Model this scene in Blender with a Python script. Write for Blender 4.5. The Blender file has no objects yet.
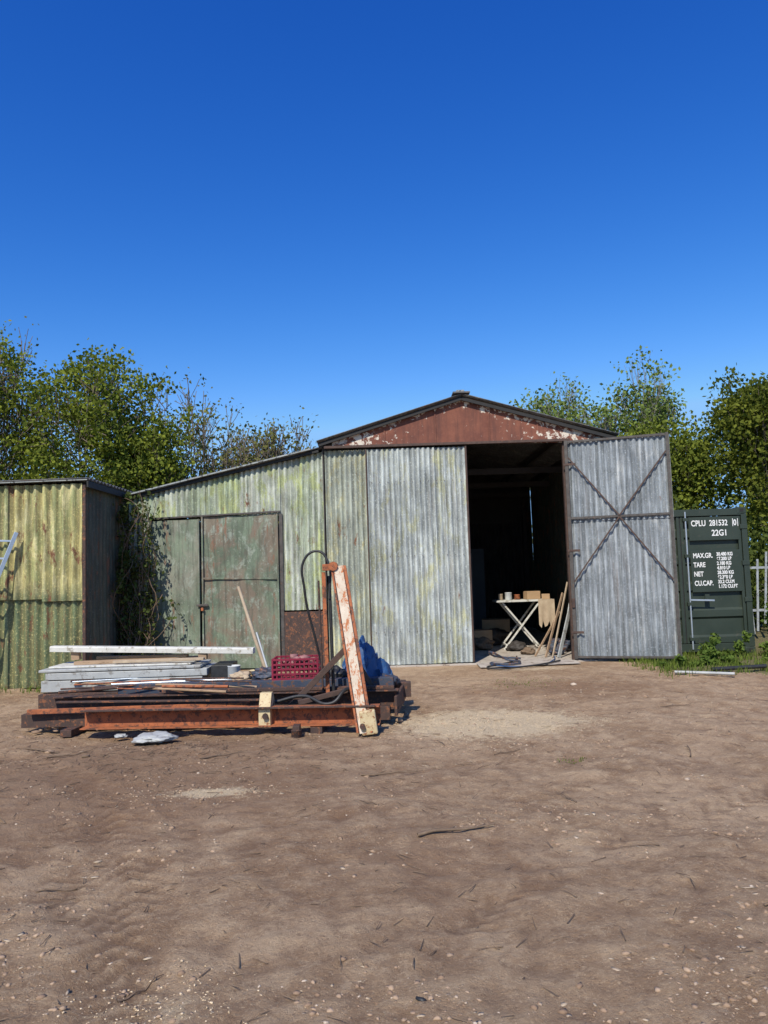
import bpy, math, random
import numpy as np
from mathutils import Vector, Matrix, Euler, noise as mn
random.seed(7); RNG=np.random.default_rng(7)
S=bpy.context.scene
S.view_settings.view_transform='Standard'; S.view_settings.look='None'; S.view_settings.exposure=0

# ------------------------------------------------------------ node helpers
def M(name,rough=.8,metal=0.0):
    m=bpy.data.materials.new(name); m.use_nodes=True; nt=m.node_tree
    b=nt.nodes['Principled BSDF']; b.inputs['Roughness'].default_value=rough; b.inputs['Metallic'].default_value=metal
    tc=nt.nodes.new('ShaderNodeTexCoord')
    return m,nt,b,tc.outputs['Object']
def mapping(nt,v,sc,loc=(0,0,0)):
    n=nt.nodes.new('ShaderNodeMapping'); n.inputs['Scale'].default_value=sc; n.inputs['Location'].default_value=loc
    nt.links.new(v,n.inputs['Vector']); return n.outputs[0]
def noi(nt,v,scale,detail=6,rough=.6,dist=0):
    n=nt.nodes.new('ShaderNodeTexNoise'); n.inputs['Scale'].default_value=scale; n.inputs['Detail'].default_value=detail
    n.inputs['Roughness'].default_value=rough; n.inputs['Distortion'].default_value=dist
    nt.links.new(v,n.inputs['Vector']); return n.outputs['Fac']
def vor(nt,v,scale,feature='F1'):
    n=nt.nodes.new('ShaderNodeTexVoronoi'); n.feature=feature; n.inputs['Scale'].default_value=scale
    nt.links.new(v,n.inputs['Vector']); return n
def mr(nt,f,a,b,c=0,d=1):
    n=nt.nodes.new('ShaderNodeMapRange'); n.inputs[1].default_value=a;n.inputs[2].default_value=b;n.inputs[3].default_value=c;n.inputs[4].default_value=d
    nt.links.new(f,n.inputs[0]); return n.outputs[0]
def mth(nt,op,a,b=None):
    n=nt.nodes.new('ShaderNodeMath'); n.operation=op
    for i,x in enumerate((a,b)):
        if x is None: continue
        if isinstance(x,(int,float)): n.inputs[i].default_value=x
        else: nt.links.new(x,n.inputs[i])
    return n.outputs[0]
def mix(nt,f,a,b,mode='MIX'):
    n=nt.nodes.new('ShaderNodeMix'); n.data_type='RGBA'; n.blend_type=mode
    for i,x in ((0,f),(6,a),(7,b)):
        if isinstance(x,(int,float)): n.inputs[i].default_value=x
        elif isinstance(x,tuple): n.inputs[i].default_value=(*x[:3],1)
        else: nt.links.new(x,n.inputs[i])
    return n.outputs[2]
def bump(nt,b,h,st=.3,dist=.01):
    n=nt.nodes.new('ShaderNodeBump'); n.inputs['Strength'].default_value=st; n.inputs['Distance'].default_value=dist
    nt.links.new(h,n.inputs['Height']); nt.links.new(n.outputs[0],b.inputs['Normal'])
def attr(nt,name,out='Fac'):
    n=nt.nodes.new('ShaderNodeAttribute'); n.attribute_name=name; return n.outputs[out]
def setc(nt,b,c): 
    if isinstance(c,tuple): b.inputs['Base Color'].default_value=(*c,1)
    else: nt.links.new(c,b.inputs['Base Color'])

def weathered(name,base,c2,c3,rust=.62,rough=.65,metal=.0,off=0,stretch=.35,blotch=5,c3t=.56,c2t=.5,gap=.035,low=None,lowz=1.2,sheetmix=.8):
    m,nt,b,v=M(name,rough,metal)
    w=mapping(nt,v,(1,1,stretch),(off,off*.7,off*1.3))
    sh=attr(nt,'tint')
    c=mix(nt,mth(nt,'MULTIPLY',sh,sheetmix),base,c2)
    c=mix(nt,mr(nt,noi(nt,w,1.7,5,.65,.4),c2t-gap,c2t+gap*2,0,.7),c,c2)
    c=mix(nt,mr(nt,noi(nt,w,blotch,8,.75,.5),c3t-gap,c3t+gap,0,.9),c,c3)
    if low is not None:
        sx=nt.nodes.new('ShaderNodeSeparateXYZ'); nt.links.new(v,sx.inputs[0])
        z=mth(nt,'ADD',sx.outputs[2],mr(nt,noi(nt,w,4,7,.7),0,1,-.45,.45))
        c=mix(nt,mr(nt,z,lowz+.15,lowz-.15,0,.92),c,low)
    c=mix(nt,1.0,c,mix(nt,mr(nt,noi(nt,mapping(nt,v,(1,1,.6),(off,1,2)),3.1,7,.7,.3),.28,.72),(.45,.46,.47),(1.55,1.55,1.55)),'MULTIPLY')
    s=mapping(nt,v,(16,16,.8),(off,0,off))
    c=mix(nt,mr(nt,noi(nt,s,1.6,5,.65),.46,.66,0,.8),c,tuple(x*.34 for x in base))
    s2=mapping(nt,v,(7,7,.45),(off+2,0,off))
    c=mix(nt,mr(nt,noi(nt,s2,1.6,6,.7),.55,.72,0,.55),c,(.16,.10,.06))
    c=mix(nt,mth(nt,'MULTIPLY',attr(nt,'groove_shade'),mr(nt,noi(nt,w,2.4,5),.3,.65,.3,.75)),c,tuple(x*.28 for x in base))  # painted rib shade with patchy grime: valleys tinted darker so the corrugation reads
    c=mix(nt,mr(nt,noi(nt,v,34,5,.75),.56,.64,0,.6),c,tuple(min(1,x*1.6+.03) for x in base))
    c=mix(nt,mr(nt,noi(nt,mapping(nt,v,(1,1,1),(off,9,9)),55,3,.7),.60,.66,0,.6),c,tuple(x*.35 for x in base))
    r=mr(nt,noi(nt,mapping(nt,v,(1.2,1.2,.5),(off+5,3,1)),4.2,9,.78),rust,rust+.05)
    rc=mix(nt,noi(nt,v,20,4),(.08,.035,.018),(.24,.105,.05))
    c=mix(nt,r,c,rc)
    setc(nt,b,c)
    bump(nt,b,noi(nt,v,30,5,.7),.35,.006)
    return m
def simple(name,c1,c2,scale=6,rough=.7,metal=0,c3=None,t3=.6,bst=.3,bd=.004,st=(1,1,1)):
    m,nt,b,v=M(name,rough,metal); v2=mapping(nt,v,st)
    c=mix(nt,mr(nt,noi(nt,v2,scale,6,.65,.2),.35,.65),c1,c2)
    if c3: c=mix(nt,mr(nt,noi(nt,v2,scale*2.1,8,.75,.3),t3-.03,t3+.03),c,c3)
    setc(nt,b,c); bump(nt,b,noi(nt,v2,scale*5,5,.7),bst,bd); return m

# ------------------------------------------------------------ mesh helpers
def link(o,parent=None,mat=None):
    S.collection.objects.link(o)
    if parent: o.parent=parent
    if mat: o.data.materials.append(mat)
    return o
def empty(name):
    e=bpy.data.objects.new(name,None); S.collection.objects.link(e); e.empty_display_size=.2; return e
def addattr(me,n,t):
    a=me.attributes.new(n,'FLOAT','POINT'); a.data.foreach_set('value',np.asarray(t,dtype=np.float32))
def mesh(name,V,F,mat=None,parent=None,smooth=False,tint=None,groove_shade=None):
    me=bpy.data.meshes.new(name); me.from_pydata([tuple(map(float,v)) for v in V],[],F); me.update()
    if smooth: me.polygons.foreach_set('use_smooth',[True]*len(me.polygons))
    if tint is not None: addattr(me,'tint',tint)
    if groove_shade is not None: addattr(me,'groove_shade',groove_shade)
    return link(bpy.data.objects.new(name,me),parent,mat)
def fastmesh(name,V,F,mat=None,parent=None,tint=None,smooth=False):
    me=bpy.data.meshes.new(name); V=np.asarray(V,dtype=np.float32); F=np.asarray(F,dtype=np.int32); m,k=F.shape
    me.vertices.add(len(V)); me.vertices.foreach_set('co',V.ravel())
    me.loops.add(m*k); me.loops.foreach_set('vertex_index',F.ravel())
    me.polygons.add(m); me.polygons.foreach_set('loop_start',np.arange(0,m*k,k,dtype=np.int32)); me.polygons.foreach_set('loop_total',np.full(m,k,dtype=np.int32))
    if smooth: me.polygons.foreach_set('use_smooth',np.ones(m,dtype=bool))
    me.update(calc_edges=True); me.validate()
    if tint is not None: addattr(me,'tint',tint)
    return link(bpy.data.objects.new(name,me),parent,mat)
def bev(o,w,seg=2):
    if w>0:
        md=o.modifiers.new('b','BEVEL'); md.width=w; md.segments=seg; md.limit_method='ANGLE'
    return o
def box(name,c,s,mat,parent=None,rz=0,rot=None,b=.004):
    x,y,z=[a/2 for a in s]
    V=[Vector((i*x,j*y,k*z)) for i in(-1,1) for j in(-1,1) for k in(-1,1)]
    R=rot if rot is not None else Matrix.Rotation(rz,3,'Z')
    V=[R@v+Vector(c) for v in V]
    F=[(0,1,3,2),(4,6,7,5),(0,4,5,1),(2,3,7,6),(0,2,6,4),(1,5,7,3)]
    return bev(mesh(name,V,F,mat,parent),b)
def frame_from(p0,p1,up=Vector((0,0,1))):
    p0=Vector(p0);p1=Vector(p1); d=(p1-p0).normalized()
    if abs(d.dot(up))>.98: up=Vector((0,-1,0))
    s=d.cross(up).normalized(); u=s.cross(d).normalized(); return p0,p1,d,s,u
def prof(name,p0,p1,P,mat,parent=None,b=.002,up=Vector((0,0,1))):
    p0,p1,d,s,u=frame_from(p0,p1,up); n=len(P)
    V=[p0+s*a+u*c for a,c in P]+[p1+s*a+u*c for a,c in P]
    F=[(i,(i+1)%n,n+(i+1)%n,n+i) for i in range(n)]+[tuple(range(n))[::-1],tuple(range(n,2*n))]
    return bev(mesh(name,V,F,mat,parent),b,1)
def beam(name,p0,p1,w,h,mat,parent=None,b=.003,up=Vector((0,0,1))):
    return prof(name,p0,p1,[(-w/2,-h/2),(w/2,-h/2),(w/2,h/2),(-w/2,h/2)],mat,parent,b,up)
def chan(name,p0,p1,w,h,t,mat,parent=None,side=1,up=Vector((0,0,1))):
    P=[(0,-h/2),(w*side,-h/2),(w*side,-h/2+t),(t*side,-h/2+t),(t*side,h/2-t),(w*side,h/2-t),(w*side,h/2),(0,h/2)]
    return prof(name,p0,p1,P,mat,parent,0,up)
def tubes(segs,k=5):
    V=[];F=[];n=0
    for p0,p1,r0,r1 in segs:
        p0,p1,d,s,u=frame_from(p0,p1)
        for p,r in((p0,r0),(p1,r1)):
            for i in range(k):
                a=2*math.pi*i/k; V.append(p+(s*math.cos(a)+u*math.sin(a))*r)
        F+=[(n+i,n+(i+1)%k,n+k+(i+1)%k,n+k+i) for i in range(k)]; n+=2*k
    return V,F
def pipe(name,pts,r,mat,parent=None,k=8):
    cu=bpy.data.curves.new(name,'CURVE'); cu.dimensions='3D'; cu.bevel_depth=r; cu.bevel_resolution=2; cu.use_fill_caps=True
    sp=cu.splines.new('BEZIER' if len(pts)>2 else 'POLY')
    if len(pts)>2:
        sp.bezier_points.add(len(pts)-1)
        for bp,p in zip(sp.bezier_points,pts): bp.co=p; bp.handle_left_type=bp.handle_right_type='AUTO'
    else:
        sp.points.add(1)
        for q,p in zip(sp.points,pts): q.co=(*p,1)
    o=bpy.data.objects.new(name,cu); S.collection.objects.link(o); o.parent=parent; cu.materials.append(mat); return o
def corr(name,P0,P1,z0,z1,mat,parent=None,pitch=.1,amp=.016,sheet=.7,wob=.008,seed=0,jag=.02,rows=8,lap=.010,tints=None):
    P0=Vector((*P0,0));P1=Vector((*P1,0)); L=(P1-P0).length; d=(P1-P0)/L; n=Vector((d.y,-d.x,0))
    rd=random.Random(seed); V=[];F=[];T=[];G=[]; ns=max(1,round(L/sheet)); sw=L/ns
    for k in range(ns):
        a=max(0,k*sw-.03); bb=min(L,(k+1)*sw+.03); nn=max(6,int((bb-a)/pitch*8)); base=len(V)
        j0=rd.uniform(-jag,jag); tv=rd.random() if tints is None else tints[k%len(tints)]; offn=lap*(k%2)+rd.uniform(0,.003); tilt=rd.uniform(-.004,.004)
        for i in range(nn+1):
            s=a+(bb-a)*i/nn; zt=z1(s) if callable(z1) else z1; zb=z0+j0
            for r in range(rows+1):
                z=zb+(zt-zb)*r/rows
                w=mn.noise(Vector((s*1.6+seed*7,z*1.1,seed)))*wob*2+mn.noise(Vector((s*6+seed,z*4,3)))*wob*.6
                cc=math.cos(2*math.pi*s/pitch)
                off=amp*cc+offn+tilt*(z-zb)+w
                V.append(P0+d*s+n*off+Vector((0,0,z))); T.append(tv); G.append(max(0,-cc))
        for i in range(nn):
            for r in range(rows):
                q=base+i*(rows+1)+r; F.append((q,q+rows+1,q+rows+2,q+1))
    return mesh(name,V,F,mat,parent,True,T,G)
def corr_roof(name,xa,za,xb,zb,y0a,y0b,y1,mat,parent,pitch=.1,amp=.014):
    N=int((y1-min(y0a,y0b))/pitch*6); K=6; V=[];F=[];T=[]
    sl=math.hypot(xb-xa,zb-za); nx,nz=-(zb-za)/sl,(xb-xa)/sl
    if nz<0: nx,nz=-nx,-nz
    for j in range(K+1):
        t=j/K; y0=y0a+(y0b-y0a)*t
        for i in range(N+1):
            y=y0+(y1-y0)*i/N; o=amp*math.cos(2*math.pi*y/pitch)
            V.append((xa+(xb-xa)*t+nx*o,y,za+(zb-za)*t+nz*o)); T.append(mn.noise(Vector((y,t,2)))*.5+.5)
    for j in range(K):
        for i in range(N):
            q=j*(N+1)+i; F.append((q,q+1,q+N+2,q+N+1))
    o=mesh(name,V,F,mat,parent,True,T); md=o.modifiers.new('s','SOLIDIFY'); md.thickness=.012; return o

# ------------------------------------------------------------ materials
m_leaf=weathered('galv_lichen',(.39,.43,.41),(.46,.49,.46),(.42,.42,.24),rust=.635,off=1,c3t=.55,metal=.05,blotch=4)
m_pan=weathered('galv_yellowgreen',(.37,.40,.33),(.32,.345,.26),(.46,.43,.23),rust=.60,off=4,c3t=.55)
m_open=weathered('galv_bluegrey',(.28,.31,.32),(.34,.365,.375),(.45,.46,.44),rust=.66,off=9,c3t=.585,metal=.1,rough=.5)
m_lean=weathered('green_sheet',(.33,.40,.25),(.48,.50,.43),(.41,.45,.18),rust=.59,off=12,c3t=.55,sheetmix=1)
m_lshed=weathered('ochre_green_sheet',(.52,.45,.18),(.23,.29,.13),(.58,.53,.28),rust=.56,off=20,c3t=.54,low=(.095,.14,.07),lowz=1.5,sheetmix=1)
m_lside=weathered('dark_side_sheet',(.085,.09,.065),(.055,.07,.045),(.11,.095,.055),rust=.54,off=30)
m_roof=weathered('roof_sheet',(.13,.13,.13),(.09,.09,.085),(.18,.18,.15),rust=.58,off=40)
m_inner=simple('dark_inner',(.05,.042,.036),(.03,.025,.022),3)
m_black=simple('black_trim_and_gap',(.012,.012,.012),(.02,.019,.018),8)  # black of the roof trims; also stands in for the shaded gable gap
m_iron=simple('rusty_angle_iron',(.06,.038,.03),(.10,.06,.045),14,.7,.2,(.16,.07,.03),.62)
m_frame=simple('grey_brown_frame',(.10,.09,.08),(.055,.048,.042),10,.6,.2,(.18,.10,.06),.62)
m_rustor=simple('rust_orange',(.42,.135,.05),(.27,.085,.035),7,.8,.05,(.11,.05,.032),.54,.5,.005)
m_rustdk=simple('rust_dark',(.09,.052,.04),(.052,.035,.03),9,.75,.2,(.25,.10,.045),.57,.5,.005)
m_blued=simple('blue_steel',(.035,.05,.085),(.06,.07,.09),8,.6,.2,(.16,.07,.035),.56)
m_wpeel=simple('white_peel_on_rust',(.64,.55,.43),(.52,.43,.32),9,.7,0,(.42,.14,.045),.54,.5,.004,(1,1,.5))
m_cream=simple('cream_paint',(.60,.50,.30),(.50,.38,.20),10,.6,0,(.25,.10,.04),.56)
m_grey=simple('grey_upvc',(.42,.43,.41),(.33,.34,.33),5,.5,0,(.22,.21,.19),.58,.1)
m_white=simple('white_board',(.62,.61,.55),(.50,.49,.44),5,.6,0,(.30,.27,.21),.57,.2)
m_wood=simple('weathered_timber',(.38,.26,.16),(.27,.18,.11),4,.8,0,(.16,.10,.06),.6,.5,.004,(.4,6,6))
m_wood2=simple('pale_stick',(.48,.38,.26),(.36,.27,.18),6,.8)
m_twig=simple('twig_bark',(.12,.08,.05),(.20,.14,.09),20,.9)
m_red=simple('crate_red',(.24,.015,.04),(.17,.012,.03),8,.45,0,None,.6,.1)
m_tarp=simple('blue_tarp',(.02,.06,.16),(.03,.10,.24),5,.55,0,(.09,.12,.17),.60,.2)
m_rub=simple('black_rubber',(.015,.015,.015),(.03,.03,.03),20,.5)
m_conc=simple('concrete',(.48,.43,.36),(.37,.32,.27),3,.9,0,(.22,.17,.13),.56,.4,.004)
m_alu=simple('aluminium',(.50,.56,.62),(.42,.48,.54),9,.35,.5)
m_cont=simple('container_green',(.024,.036,.025),(.032,.045,.032),3,.5,0,(.055,.055,.042),.64,.15,.002)
m_text=simple('stencil_white',(.78,.78,.76),(.70,.70,.68),20,.6)
m_pipe=simple('white_plastic',(.60,.62,.61),(.50,.52,.52),8,.4)
m_fence=simple('fence_grey',(.38,.41,.42),(.28,.30,.31),8,.6,0,(.14,.14,.12),.56)
m_bark=simple('bark',(.15,.115,.08),(.23,.19,.14),6,.95,0,(.08,.06,.045),.6,.8,.02)
m_birch=simple('pale_bark',(.24,.21,.17),(.34,.31,.26),5,.9,0,(.06,.05,.04),.6,.5,.01)
m_paper=simple('cardboard',(.34,.22,.12),(.42,.28,.16),5)

def doormat(name,off,green,redd,t=.56):
    m,nt,b,v=M(name,.75); w=mapping(nt,v,(1,1,.7),(off,0,off))
    c=mix(nt,mr(nt,noi(nt,w,2.2,8,.7,.5),.38,.58),green,tuple(x*.62 for x in green))
    c=mix(nt,mr(nt,noi(nt,w,1.9,7,.65,.6),t-.04,t+.08,0,.75),c,redd)
    c=mix(nt,mr(nt,noi(nt,w,5,10,.78,.4),.53,.60,0,.75),c,(.28,.32,.26))
    c=mix(nt,mr(nt,noi(nt,mapping(nt,v,(9,9,.8)),2,5,.6),.46,.68,0,.75),c,(.06,.062,.045))
    c=mix(nt,mr(nt,noi(nt,mapping(nt,v,(3,3,.5),(off,2,1)),3,9,.75),.575,.63,0,.9),c,(.19,.10,.06))
    c=mix(nt,mr(nt,noi(nt,v,30,7,.75),.59,.65,0,.6),c,(.34,.36,.30))
    setc(nt,b,c); bump(nt,b,noi(nt,v,22,7,.7),.4,.005); return m
m_door1=doormat('green_door_paint',3,(.20,.25,.175),(.25,.24,.19),.53)
m_door2=doormat('green_brown_door_paint',8,(.165,.215,.145),(.19,.135,.10),.49)

def gablemat():
    m,nt,b,v=M('rust_red_peeling',.8)
    c=mix(nt,mr(nt,noi(nt,v,3,7,.65,.3),.35,.65),(.145,.048,.03),(.22,.078,.045))
    c=mix(nt,mr(nt,noi(nt,mapping(nt,v,(10,10,1)),1.5,5),.45,.75,0,.7),c,(.07,.03,.024))
    c=mix(nt,mr(nt,noi(nt,v,14,8,.75),.55,.7,0,.6),c,(.29,.11,.065))
    sx=nt.nodes.new('ShaderNodeSeparateXYZ'); nt.links.new(v,sx.inputs[0])
    a=mth(nt,'ABSOLUTE',mth(nt,'SUBTRACT',sx.outputs[0],1.35))
    th=mr(nt,a,.5,1.9,.0,.20)
    top=mth(nt,'ADD',mth(nt,'MULTIPLY',a,.29),mth(nt,'SUBTRACT',sx.outputs[2],4.45))
    th2=mr(nt,top,-.05,.14,0,.17)
    n=mth(nt,'ADD',noi(nt,v,11,8,.7,.5),mth(nt,'MAXIMUM',th,th2))
    c=mix(nt,mr(nt,n,.68,.71),c,(.64,.57,.47))
    setc(nt,b,c); bump(nt,b,n,.5,.006); return m
m_gable=gablemat()

def leafmat(name,dark,light,trans=.3):
    m=bpy.data.materials.new(name); m.use_nodes=True; nt=m.node_tree; nt.nodes.clear()
    out=nt.nodes.new('ShaderNodeOutputMaterial'); d=nt.nodes.new('ShaderNodeBsdfDiffuse'); t=nt.nodes.new('ShaderNodeBsdfTranslucent')
    ms=nt.nodes.new('ShaderNodeMixShader'); ms.inputs[0].default_value=trans
    c=mix(nt,attr(nt,'tint'),dark,light)
    nt.links.new(c,d.inputs[0]); t2=mix(nt,1.0,c,(1.2,1.25,.6),'MULTIPLY'); nt.links.new(t2,t.inputs[0])
    nt.links.new(d.outputs[0],ms.inputs[1]); nt.links.new(t.outputs[0],ms.inputs[2]); nt.links.new(ms.outputs[0],out.inputs[0]); return m
l_green=leafmat('leaf_spring_green',(.055,.08,.018),(.27,.31,.05))
l_olive=leafmat('leaf_olive',(.09,.095,.03),(.25,.25,.08))
l_birch=leafmat('leaf_birch',(.10,.145,.04),(.27,.34,.09))
l_conif=leafmat('leaf_conifer',(.03,.048,.012),(.20,.22,.035))
l_dark=leafmat('leaf_hedge',(.03,.052,.015),(.14,.17,.04))
l_weed=leafmat('leaf_nettle',(.04,.075,.018),(.17,.24,.05))
l_grass=leafmat('leaf_grass',(.06,.09,.02),(.19,.25,.05))
l_dead=leafmat('leaf_bramble',(.045,.05,.02),(.11,.15,.04))

# ------------------------------------------------------------ ground
def ss(a,b,x):
    t=np.clip((x-a)/(b-a),0,1); return t*t*(3-2*t)
def tread(x,y):
    h=0;kk=0
    for cx,cy,R,dp in((-9.5,1.0,7.3,1.),(-9.5,1.0,8.7,1.1),(-9.3,-1.5,9.5,.9),(9.5,-6,13.4,.8),(9.5,-6,11.8,.7),(-2,-14,19.2,.6),(-2,-14,20.7,.6)):
        dd=math.hypot(x-cx,y-cy)-R+mn.noise(Vector((x*.6,y*.6,7+R)))*.15
        if abs(dd)<.2:
            ang=math.atan2(y-cy,x-cx)*R
            k=max(0,1-(dd/.2)**2)*max(0,min(1,.5+1.9*mn.noise(Vector((x*1.1,y*1.1,5+R)))))*dp
            h-=k*.014; kk+=k*.28
            if abs(dd)<.16:
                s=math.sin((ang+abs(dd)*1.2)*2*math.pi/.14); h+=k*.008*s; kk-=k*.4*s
        elif abs(dd)<.27: h+=.005*dp; kk-=.1*dp
    return h,kk
def hgt2(x,y):
    f=1-min(1,max(0,(y-11.5)/1.5)); 
    f*=1-min(1,max(0,(abs(x)-9)/3))
    if f<=0: return 0.0,0.0
    a=mn.noise(Vector((x*4.3,y*4.3,9))); b=mn.noise(Vector((x*9.7,y*9.7,2))); c=abs(mn.noise(Vector((x*19,y*19,6))))
    h=mn.noise(Vector((x*.5,y*.5,1)))*.04+mn.noise(Vector((x*1.7,y*1.7,4)))*.03+a*.018+b*.013+c*.014
    th,kk=tread(x,y); h+=th
    e=((x-1.0)/1.0)**2+((y-8.3)/.9)**2
    h+=.02*math.exp(-e*1.3)
    return h*f, (kk-(a*.5+b*.5))*f
hgt1=lambda x,y:hgt2(x,y)[0]
def axis(a,b,step,far,lo):
    c=list(np.arange(a,b,step)); o=b; s=step
    while o<far: c.append(o); s*=1.35; o+=s
    c.append(far); o=a; s=step; pre=[]
    while o>lo: s*=1.35; o-=s; pre.append(max(o,lo))
    return np.array(sorted(set(pre+c)))
xs=axis(-5.5,6.5,.032,500,-500)
ya=list(np.arange(2.3,6,.024))+list(np.arange(6,13.2,.045)); tail=axis(13.2,13.3,.05,900,13.15); ys=np.array([-60,-20,-5,0,1.5,2.1]+ya+[t for t in tail if t>13.2])
nx,ny=len(xs),len(ys)
V=np.zeros((nx*ny,3),np.float32); HC=np.zeros(nx*ny)
i=0
for y in ys:
    for x in xs:
        h_,k_=hgt2(x,y); V[i]=(x,y,h_); HC[i]=k_; i+=1
X=V[:,0];Y=V[:,1]
idx=np.arange(nx*ny).reshape(ny,nx)
F=np.stack([idx[:-1,:-1].ravel(),idx[:-1,1:].ravel(),idx[1:,1:].ravel(),idx[1:,:-1].ravel()],1)
mg,nt,b,v=M('dirt',.95)
c=mix(nt,mr(nt,noi(nt,v,.6,6,.68,.8),.40,.60),(.36,.245,.15),(.51,.38,.26))
c=mix(nt,mr(nt,noi(nt,v,1.3,8,.75,.8),.47,.60,0,.6),c,(.27,.17,.10))
c=mix(nt,mr(nt,noi(nt,mapping(nt,v,(1,1,1),(3,7,0)),6,8,.8,.4),.50,.60,0,.65),c,(.58,.45,.315))
c=mix(nt,mr(nt,noi(nt,v,17,8,.82),.53,.62,0,.65),c,(.20,.125,.077))
c=mix(nt,mr(nt,noi(nt,v,55,5,.8),.54,.64,0,.7),c,(.64,.52,.38))
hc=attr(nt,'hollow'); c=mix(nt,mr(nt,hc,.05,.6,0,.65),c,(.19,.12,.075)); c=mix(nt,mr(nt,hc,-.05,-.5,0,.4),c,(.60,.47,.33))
da=attr(nt,'damp'); dn=mth(nt,'ADD',da,mr(nt,noi(nt,v,3.5,7,.75),.2,.8,-.6,.6))
c=mix(nt,mr(nt,dn,.25,.7,0,.62),c,(.24,.145,.085))
vv=vor(nt,v,75); peb=mr(nt,vv.outputs['Distance'],.30,.22)
sel=mr(nt,noi(nt,vv.outputs['Position'],31,2),.60,.66)
pm=mth(nt,'MULTIPLY',peb,sel); c=mix(nt,mth(nt,'MULTIPLY',pm,.6),c,(.62,.54,.42))
pale=attr(nt,'tint'); pn=mth(nt,'ADD',pale,mr(nt,noi(nt,v,9,8,.85),.25,.75,-.5,.5))
g=attr(nt,'green'); gn=mth(nt,'ADD',g,mr(nt,noi(nt,v,6,7,.7),.2,.8,-.5,.5))
c=mix(nt,mr(nt,gn,.45,.7,0,.8),c,(.12,.13,.045))
c=mix(nt,1.0,c,(.98,.90,.79),'MULTIPLY')
c=mix(nt,mr(nt,pn,.33,.60,0,.9),c,mix(nt,noi(nt,v,80,4,.8),(.50,.37,.215),(.84,.68,.45)))
setc(nt,b,c)
hh=mth(nt,'ADD',noi(nt,v,12,8,.8),mth(nt,'MULTIPLY',noi(nt,v,45,7,.8),.6)); hh=mth(nt,'ADD',hh,mth(nt,'MULTIPLY',pm,.15))
bump(nt,b,hh,.85,.055)
pal=np.exp(-(((X-1.0)/.95)**2+((Y-8.3)/.75)**2)**1.1*.8)*1.0+.8*np.exp(-(((X+1.35)/.4)**2+((Y-5.95)/.18)**2))+.4*np.exp(-(((X+.95)/.35)**2+((Y-3.0)/.3)**2))+.6*np.exp(-(((X-2.4)/.9)**2+((Y-12.6)/.35)**2))+.3*np.exp(-(((X-3.2)/1.2)**2+((Y-8.2)/.3)**2))
gr=ss(3.9,4.6,X)*ss(11.0,11.8,Y)+ss(15,20,Y)+.6*ss(7,9,np.abs(X))+.25*np.exp(-(((X-1.9)/.9)**2+((Y-11.0)/.5)**2))
dmp=.95*np.exp(-(((X+2.3)/2.4)**2+((Y-6.2)/1.6)**2))+.8*np.exp(-(((X-2.2)/1.5)**2+((Y-10.4)/.8)**2))+.55*np.exp(-(((X-.2)/.9)**2+((Y-4.3)/.8)**2))+.6*np.exp(-(((X+2.0)/1.6)**2+((Y-9)/1.6)**2))
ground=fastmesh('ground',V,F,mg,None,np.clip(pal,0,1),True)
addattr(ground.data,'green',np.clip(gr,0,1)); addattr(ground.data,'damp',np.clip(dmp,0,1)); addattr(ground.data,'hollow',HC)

import bmesh
bm=bmesh.new(); bmesh.ops.create_icosphere(bm,subdivisions=1,radius=1); icoV=np.array([v.co[:] for v in bm.verts]); icoF=np.array([[v.index for v in f.verts] for f in bm.faces]); bm.free()
def stones(name,pts,sizes,mat,flat=.6,tint=None,long=1.0,jit=.4):
    n=len(pts); VV=np.zeros((n,12,3)); 
    for k in range(n):
        q=icoV*(1+RNG.uniform(-jit,jit,(12,1)))*np.array([RNG.uniform(1,long) if long>1 else 1,RNG.uniform(.5,1),flat*RNG.uniform(.5,1.1)]); a=RNG.uniform(0,6.28)
        R=np.array([[math.cos(a),-math.sin(a),0],[math.sin(a),math.cos(a),0],[0,0,1]])
        VV[k]=(q*sizes[k])@R.T+np.array(pts[k])
    FF=(icoF[None]+12*np.arange(n)[:,None,None]).reshape(-1,3)
    t=np.repeat(RNG.random(n) if tint is None else tint,12)
    return fastmesh(name,VV.reshape(-1,3),FF,mat,None,t)
def stonemat(name,a_,b_,d_=(.28,.185,.12)):
    m,nt,b,v=M(name,.95); c=mix(nt,attr(nt,'tint'),a_,b_); c=mix(nt,mr(nt,noi(nt,v,60,5),.4,.7,0,.5),c,d_); setc(nt,b,c); bump(nt,b,noi(nt,v,90,5,.7),.5,.01); return m
ms1=stonemat('stone_mix',(.30,.21,.14),(.62,.52,.40)); ms2=stonemat('pale_gravel_mat',(.46,.34,.20),(.76,.61,.41)); ms3=stonemat('soil_clod',(.24,.155,.095),(.46,.33,.22))
def scatter(N,y0,y1,pw,smin,smax,sp,thr):
    pts=[];sz=[]
    while len(pts)<N:
        y=y0+(y1-y0)*random.random()**pw; x=random.uniform(-.6,.6)*(y+1.2)
        cl=mn.noise(Vector((x*.9,y*.9,3)))+.6*mn.noise(Vector((x*2.7,y*2.7,3)))
        if random.random()>thr+cl*1.6: continue
        s=smin+(smax-smin)*random.random()**sp; pts.append((x,y,hgt1(x,y)-s*.05)); sz.append(s)
    return pts,sz
p_,s_=scatter(3000,2.3,12,1.5,.002,.014,5,.25); stones('gravel',p_,s_,ms1)
p_,s_=scatter(10000,2.3,11,1.5,.003,.020,5,.2); stones('soil_clods',p_,s_,ms3,.6)
p_,s_=scatter(1700,2.3,11,1.3,.005,.018,3,.25); stones('wood_chips',p_,s_,m_wood2,.12,None,2.6)
pts=[];sz=[]
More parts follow.
